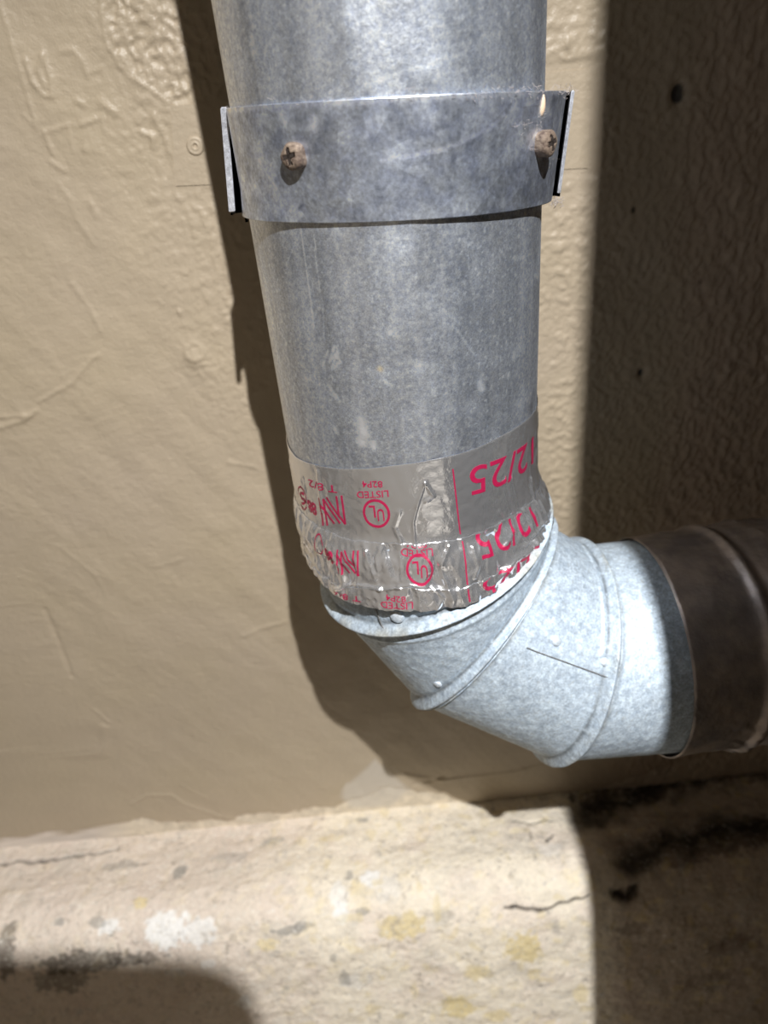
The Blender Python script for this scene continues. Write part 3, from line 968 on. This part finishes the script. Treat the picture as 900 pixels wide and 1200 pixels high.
def round_at(name, bm, c_, wpx, height, cl): place(name, bm, (c_[0] - wpx, c_[1]), (c_[0] + wpx, c_[1]), height, cl)


# large date-like figures
place('printed_text', text_mesh('12/25', 1, .004), (551, 565), (625, 527), .0118, L1)
place('printed_text', text_mesh('12/25', 1, .004), (559, 638), (621, 600), .0112, L2)
place('printed_text', text_mesh('12/25', 1, .004), (565, 690), (629, 650), .0100, L3)
# thin upright rule
for cl, a_, c_ in ((L1, (531, 550), (541, 632)), (L2, (541, 633), (547, 684)), (L3, (547, 688), (549, 703))):
    (t0, za), (t1, zb) = tape_hit(*a_), tape_hit(*c_)
    bm = stroke_bm([((t0 * .0525, za), (t1 * .0525, zb))], .0005)
    xm = [v.co.x for v in bm.verts]; zm = [v.co.y for v in bm.verts]
    wrap_print('printed_rule', bm, (min(xm) + max(xm)) / 2 / .0525, (min(zm) + max(zm)) / 2, max(xm) - min(xm), max(zm) - min(zm), clip_to=cl, rot180=False)
# certification mark: U L in a circle, LISTED, 82P4
for cx_, cy_, cl, ly, py in ((441, 602, L1, 580, 568), (492, 667, L2, 647, 637)):
    round_at('printed_mark', ring_bm(.83, 1.0), (cx_, cy_), 16, .0125, cl)
    round_at('printed_mark', text_mesh('U', 1, .01), (cx_ + 5, cy_ + 2), 4, .0052, cl)
    round_at('printed_mark', text_mesh('L', 1, .01), (cx_ - 5, cy_ - 2), 3.6, .0052, cl)
    dx_ = -4 if cx_ == 441 else -3
    place('printed_text', text_mesh('LISTED', 1, .004), (cx_ + dx_ - 19, ly), (cx_ + dx_ + 18, ly - 1), .0028, cl)
    place('printed_text', text_mesh('82P4', 1, .004), (cx_ + dx_ - 13, py), (cx_ + dx_ + 11, py), .0027, cl)
place('printed_text', text_mesh('LISTED', 1, .004), (447, 706), (484, 708), .0027, L3)
place('printed_text', text_mesh('82P4', 1, .004), (453, 698), (476, 700), .0026, L3)
# outlined N and small print at the left
n_lines = [((0, 0), (0, 1)), ((.16, 0), (.16, .72)), ((.16, .95), (.62, .05)), ((.0, 1), (.5, .0)), ((.78, 1), (.78, 0)), ((.62, 1), (.62, .05)), ((.36, .95), (.78, .15))]
place('printed_logo', stroke_bm(n_lines, .055), (375, 600), (403, 598), .0130, L1)
place('printed_text', text_mesh('T 8/2', 1, .004), (361, 566), (394, 574), .0032, L1)
place('printed_text', text_mesh('88', 1, .03), (360, 592), (370, 598), .0060, L1)
round_at('printed_mark', ring_bm(.86, 1.0), (354, 584), 4.2, .0115, L1)
round_at('printed_text', text_mesh('S', 1, .02), (354, 584), 2, .0062, L1)
place('printed_logo', stroke_bm(n_lines, .055), (396, 658), (421, 660), .0110, L2)
place('printed_text', text_mesh('88', 1, .03), (381, 648), (392, 654), .0060, L2)
round_at('printed_mark', ring_bm(.86, 1.0), (374, 638), 4.5, .0100, L2)
place('printed_text', text_mesh('T 8/2', 1, .004), (394, 694), (424, 700), .0026, L3)

# ------------------------------------------------------------------ hanger strap around the duct
strap = empty('pipe_strap', (.003, .02, -.05))
tag(strap, 'wide galvanised pipe strap with two rusty screws around the upright duct', 'strap')


def zs_top(x, y): return -.01419 - .0463 * x - .0636 * y
def zs_bot(x, y): return -.04641 - .0446 * x - .0854 * y


def strap_path(n_arc=560):
    pts = []
    for a in np.radians(np.linspace(-88, 88, n_arc)):
        wob = .0004 * math.sin(a * 5)
        pts.append((.0022 + (.0540 + wob) * math.sin(a), .001 - (.0530 + wob) * math.cos(a)))
    left = [(-.0575 + .0 * q, .006 + .0) for q in (0,)]
    return pts


pp = np.array(strap_path())
nz = 160
q = np.linspace(0, 1, nz)
PX = np.repeat(pp[:, 0][:, None], nz, 1); PY = np.repeat(pp[:, 1][:, None], nz, 1)
ang = np.linspace(-88, 88, len(pp))[:, None]
zt_ = zs_top(PX, PY); zb_ = zs_bot(PX, PY)
ZZ = zt_ * (1 - q) + zb_ * q
nx = np.sin(np.radians(ang)); ny = -np.cos(np.radians(ang))
hh = .0003 * fbm(ang * .05 * np.ones_like(ZZ), ZZ * 40, 501)
lipr = 0.0
P = np.stack([PX + .11 * (ZZ + .030) + nx * (hh + lipr), PY + ny * (hh + lipr), ZZ], -1)
Aa = ang * PI / 180 * .055 * np.ones_like(ZZ)
C = np.ones(P.shape) * (1 + .20 * fbm(Aa * 60, ZZ * 60, 505, 5, .7) + .30 * (np.floor(4 * sstep(noise2(Aa * 130, ZZ * 130, 507), -.6, .6)) / 4 - .5) + .12 * noise2(Aa * 800, ZZ * 800, 508))[..., None]


def smark(C, pts, wd, a, col=(1.9, 1.85, 1.85)):
    q_ = []
    for u, v in pts:
        d = ray(u, v)
        # on the strap ellipse
        ox, oy = (CAM[0] - .0022) / .0540, (CAM[1] - .001) / .0530
        dx, dy = d[0] / .0540, d[1] / .0530
        A_ = dx * dx + dy * dy; B_ = ox * dx + oy * dy; C_ = ox * ox + oy * oy - 1
        t = (-B_ - math.sqrt(max(B_ * B_ - A_ * C_, 0))) / A_
        p = CAM + d * t
        q_.append((math.atan2((p[0] - .0022) / .0540, -(p[1] - .001) / .0530) * .055, p[2]))
    d = seg_dist(Aa + .0004 * noise2(Aa * 500, ZZ * 500, 511), ZZ + .0004 * noise2(Aa * 420, ZZ * 420, 512), q_)
    m_ = (np.exp(-(d / wd) ** 2) * a)[..., None]
    return C * (1 - m_) + np.array(col) * m_, q_


for pts, wd, a in [([(445, 188), (490, 180), (530, 170), (565, 152), (585, 136)], .00055, .6), ([(470, 186), (520, 176)], .0003, .5), ([(305, 188), (318, 206), (326, 220)], .0004, .6), ([(320, 190), (315, 205)], .0003, .4),
                   ([(328, 133), (331, 140)], .0012, .55), ([(363, 140), (364, 150)], .0012, .7), ([(310, 195), (330, 235), (350, 250)], .004, .25), ([(610, 150), (650, 160)], .006, .3), ([(352, 243), (360, 246)], .0014, .3),
                   ([(262, 128), (340, 122), (460, 116), (560, 111), (650, 109)], .0010, .55), ([(455, 205), (452, 230)], .0016, -.0), ([(560, 130), (640, 128)], .004, .25)]:
    C, _ = smark(C, pts, wd, a)
for pts, wd, a in [([(440, 215), (470, 210)], .007, .35), ([(600, 200), (640, 230)], .010, .2), ([(400, 180), (440, 160)], .008, .12), ([(355, 245), (359, 240)], .0006, .8)]:
    C, _ = smark(C, pts, wd, a, (.5, .52, .6))
hr_ = np.hypot(P[..., 0], P[..., 1]); P[..., :2] *= (np.maximum(hr_, .0520) / hr_)[..., None]
o = grid('strap_band', P, M_strap, color=np.clip(C, .1, 2), flip=False)
child_of(o, strap)
mod = o.modifiers.new('thickness', 'SOLIDIFY'); mod.thickness = .0003; mod.offset = 1
# side wings returning to the wall, each ending in a folded lip
for s_, x0 in ((-1, pp[0, 0]), (1, pp[-1, 0])):
    ya = pp[0, 1] if s_ < 0 else pp[-1, 1]
    xl = -.0548 if s_ < 0 else .0604
    yl = -.003 if s_ < 0 else .001
    sh = lambda x, z: x + .11 * (z + .030)
    path = [(x0, ya - .0004), (x0 + s_ * .0003, ya + .004), ((x0 + xl) / 2, ya + .007), (xl, ya + .005), (xl + s_ * .0003, yl)]
    bm = bmesh.new(); prev = None
    for x, y in path:
        za, zb = zs_top(x, y), zs_bot(x, y)
        row = [bm.verts.new((sh(x, za), y, za)), bm.verts.new((sh(x, zb), y, zb))]
        if prev: bm.faces.new([prev[0], prev[1], row[1], row[0]])
        prev = row
    bmesh.ops.recalc_face_normals(bm, faces=bm.faces)
    o = child_of(from_bm('strap_wing', bm, M_strap), strap)
    mod = o.modifiers.new('thickness', 'SOLIDIFY'); mod.thickness = .0006; mod.offset = 0
    bm = bmesh.new()
    lw = .0011 if s_ < 0 else .0006
    vs = []
    for z_ in (zs_top(xl, yl) + .0004, zs_bot(xl, yl) + .0010):
        vs.append([bm.verts.new((sh(xl, z_) + a, yl + c, z_)) for a, c in ((-lw, -.0006), (lw, -.0006), (lw, .0012), (-lw, .0012))])
    for k in range(4): bm.faces.new([vs[0][k], vs[0][(k + 1) % 4], vs[1][(k + 1) % 4], vs[1][k]])
    bm.faces.new(vs[0][::-1]); bm.faces.new(vs[1])
    bmesh.ops.recalc_face_normals(bm, faces=bm.faces)
    bmesh.ops.bevel(bm, geom=list(bm.edges), offset=.0003, segments=2, affect='EDGES')
    child_of(from_bm('folded_lip', bm, M_edge, smooth=False), strap)
    bm = bmesh.new()
    xa = (x0 + xl) / 2
    box(bm, xa - .0005, xa + .0005, ya + .007, WALL_Y - .0006, -.048, -.0175)
    child_of(from_bm('strap_arm', bm, M_strap), strap)


def strap_hit(u, v):
    d = ray(u, v)
    ox, oy = (CAM[0] - .0022) / .0540, (CAM[1] - .001) / .0530
    dx, dy = d[0] / .0540, d[1] / .0530
    A_ = dx * dx + dy * dy; B_ = ox * dx + oy * dy; C_ = ox * ox + oy * oy - 1
    t = (-B_ - math.sqrt(max(B_ * B_ - A_ * C_, 0))) / A_
    return CAM + d * t


def phillips(name, u, v, nrm_t, r, h, parent, tilt=(0, 0, 0)):
    d = ray(u, v)
    ox, oy = (CAM[0] - .0022) / .0540, (CAM[1] - .001) / .0530
    dx, dy = d[0] / .0540, d[1] / .0530
    A_ = dx * dx + dy * dy; B_ = ox * dx + oy * dy; C_ = ox * ox + oy * oy - 1
    t = (-B_ - math.sqrt(B_ * B_ - A_ * C_)) / A_
    p = Vector(CAM + d * t)
    n_ = Vector((p.x - .003, p.y - .001, 0)).normalized()
    n_ = (n_ + Vector(tilt)).normalized()
    a = Vector((0, 0, 1)) - n_ * n_.z; a.normalize(); c = n_.cross(a)
    rot = math.radians(12)
    a, c = a * math.cos(rot) + c * math.sin(rot), c * math.cos(rot) - a * math.sin(rot)
    nu, nv = 64, 22
    G = np.zeros((nu, nv, 3))
    for i in range(nu):
        th = 2 * PI * i / nu
        for j in range(nv):
            f = j / (nv - 1)
            if f < .25:
                rr = r * (1 + .0 * f); hz = -.0006 + (h * .55 + .0006) * f / .25
            else:
                g_ = (f - .25) / .75
                rr = r * math.cos(g_ * PI / 2) ** .75; hz = h * .55 + h * .45 * math.sin(g_ * PI / 2) ** .8
            rr *= 1 + .05 * math.sin(3 * th + u) + .04 * math.sin(5 * th + v)
            px, py = rr * math.cos(th), rr * math.sin(th)
            sl_ = r * .15
            ln = r * .58
            arm = (abs(px) < sl_ and abs(py) < ln) or (abs(py) < sl_ and abs(px) < ln)
            if arm and f > .3: hz -= h * .75
            q_ = p + a * px + c * py + n_ * hz
            G[i, j] = q_
    o = grid(name, G, M_screw, wrap=True)
    child_of(o, parent)
    # dark bottom of the cross recess
    bm = bmesh.new()
    for (ea, ec) in ((r * .55, r * .13), (r * .13, r * .55)):
        vs = [bm.verts.new(p + a * x + c * y + n_ * (h * .99)) for x, y in ((-ea, -ec), (ea, -ec), (ea, ec), (-ea, ec))]
        bm.faces.new(vs)
    ob = from_bm('cross_recess', bm, M_dark)
    ob.parent = o; ob.matrix_parent_inverse = Matrix.Translation(-Vector(parent.location))
    ob.matrix_parent_inverse = Matrix.Identity(4)
    return o


s1 = phillips('screw', 349, 183, None, .0037, .0042, strap, (0, 0, .12))
s2 = phillips('screw', 634, 168, None, .0037, .0042, strap, (-.15, 0, .05))

# painted mounting plate on the wall behind the strap, with its painted-over screw
M_plate = M_wall.copy(); M_plate.name = 'painted_plate'
bm = bmesh.new()
xa, za = on_wall(200, 124); xb, zb = on_wall(205, 218)
prism_y(bm, [(xa, za), (xb + .0005, zb), (.0978, -.0555), (.0965, -.0150)], WALL_Y - .0004, WALL_Y + .004)
bmesh.ops.recalc_face_normals(bm, faces=bm.faces)
bmesh.ops.subdivide_edges(bm, edges=bm.edges, cuts=3, use_grid_fill=True)
o = from_bm('mounting_plate', bm, M_plate)
ca_ = o.data.color_attributes.new('Tint', 'FLOAT_COLOR', 'POINT')
for d in ca_.data: d.color = (*paint, 1)
child_of(o, strap)
cx, cz = on_wall(229, 171)
T_, Q_ = np.meshgrid(np.linspace(0, 2 * PI, 40, endpoint=False), np.linspace(0, 1, 14), indexing='ij')
rr = .0042 * (1 - Q_)
hz = np.interp(Q_, [0, .12, .25, .45, .7, .85, 1.0], [0, .0006, .0009, .0007, .0009, .0002, -.0004])
Pp = np.stack([cx + rr * np.cos(T_) * 1.0, WALL_Y - .0003 - hz, cz + rr * np.sin(T_)], -1)
o = grid('plate_screw', Pp, M_plate, wrap=True, color=np.ones(Pp.shape) * paint, flip=True)
child_of(o, strap)

# ------------------------------------------------------------------ lint, dust and a chip caught on the strap
rng = np.random.RandomState(5)


def fuzz(name, centres, n, ln, rad, label, cat='lint'):
    bm = bmesh.new()
    for _ in range(n):
        c = np.array(centres[rng.randint(len(centres))]) + rng.normal(size=3) * np.array([.0012, .0008, .0008])
        d = rng.normal(size=3); d[1] -= .3; d /= np.linalg.norm(d)
        e = rng.normal(size=3) * .4
        prev = None
        for k in range(4):
            p = c + d * ln * k / 3 * (0.5 + rng.rand() * .2) + e * ln * (k / 3) ** 2 * .4
            row = [bm.verts.new(p + rad * np.array([math.cos(q), .3 * math.sin(q), math.sin(q)])) for q in (0, 2.1, 4.2)]
            if prev:
                for j in range(3): bm.faces.new([prev[j], prev[(j + 1) % 3], row[(j + 1) % 3], row[j]])
            prev = row
    o = from_bm(name, bm, M_lint)
    o['kind'] = 'stuff'
    o['label'] = label; o['category'] = cat
    return o


edge_pts = []
for a in np.radians(np.linspace(-80, 86, 60)):
    x = .0022 + .0545 * math.sin(a); y = .001 - .0535 * math.cos(a)
    edge_pts.append((x + .11 * (zs_top(x, y) + .03), y, zs_top(x, y)))
fuzz('dust', edge_pts, 260, .0018, .00005, 'fine grey dust along the top edge of the pipe strap', 'dust')
fuzz('lint', [tuple(strap_hit(*p)) for p in ((628, 150), (612, 150), (620, 175), (640, 190), (630, 135), (600, 150))], 70, .003, .00003, 'wisps of grey lint around the right screw of the strap')
fuzz('lint', [(.0560, -.006, -.0495)], 40, .003, .00006, 'small tuft of lint hanging below the right end of the strap')
chp = strap_hit(635, 123)
bm = bmesh.new()
bmesh.ops.create_uvsphere(bm, u_segments=16, v_segments=10, radius=1)
for v in bm.verts:
    v.co = Vector((chp[0] + v.co.x * .0009, chp[1] - .0007 + v.co.y * .0009, chp[2] + v.co.z * .0028 + .0003 * math.sin(v.co.x * 3)))
tag(from_bm('paint_chip', bm, M_chip, smooth=True), 'small cream paint chip stuck above the right screw of the strap', 'chip')
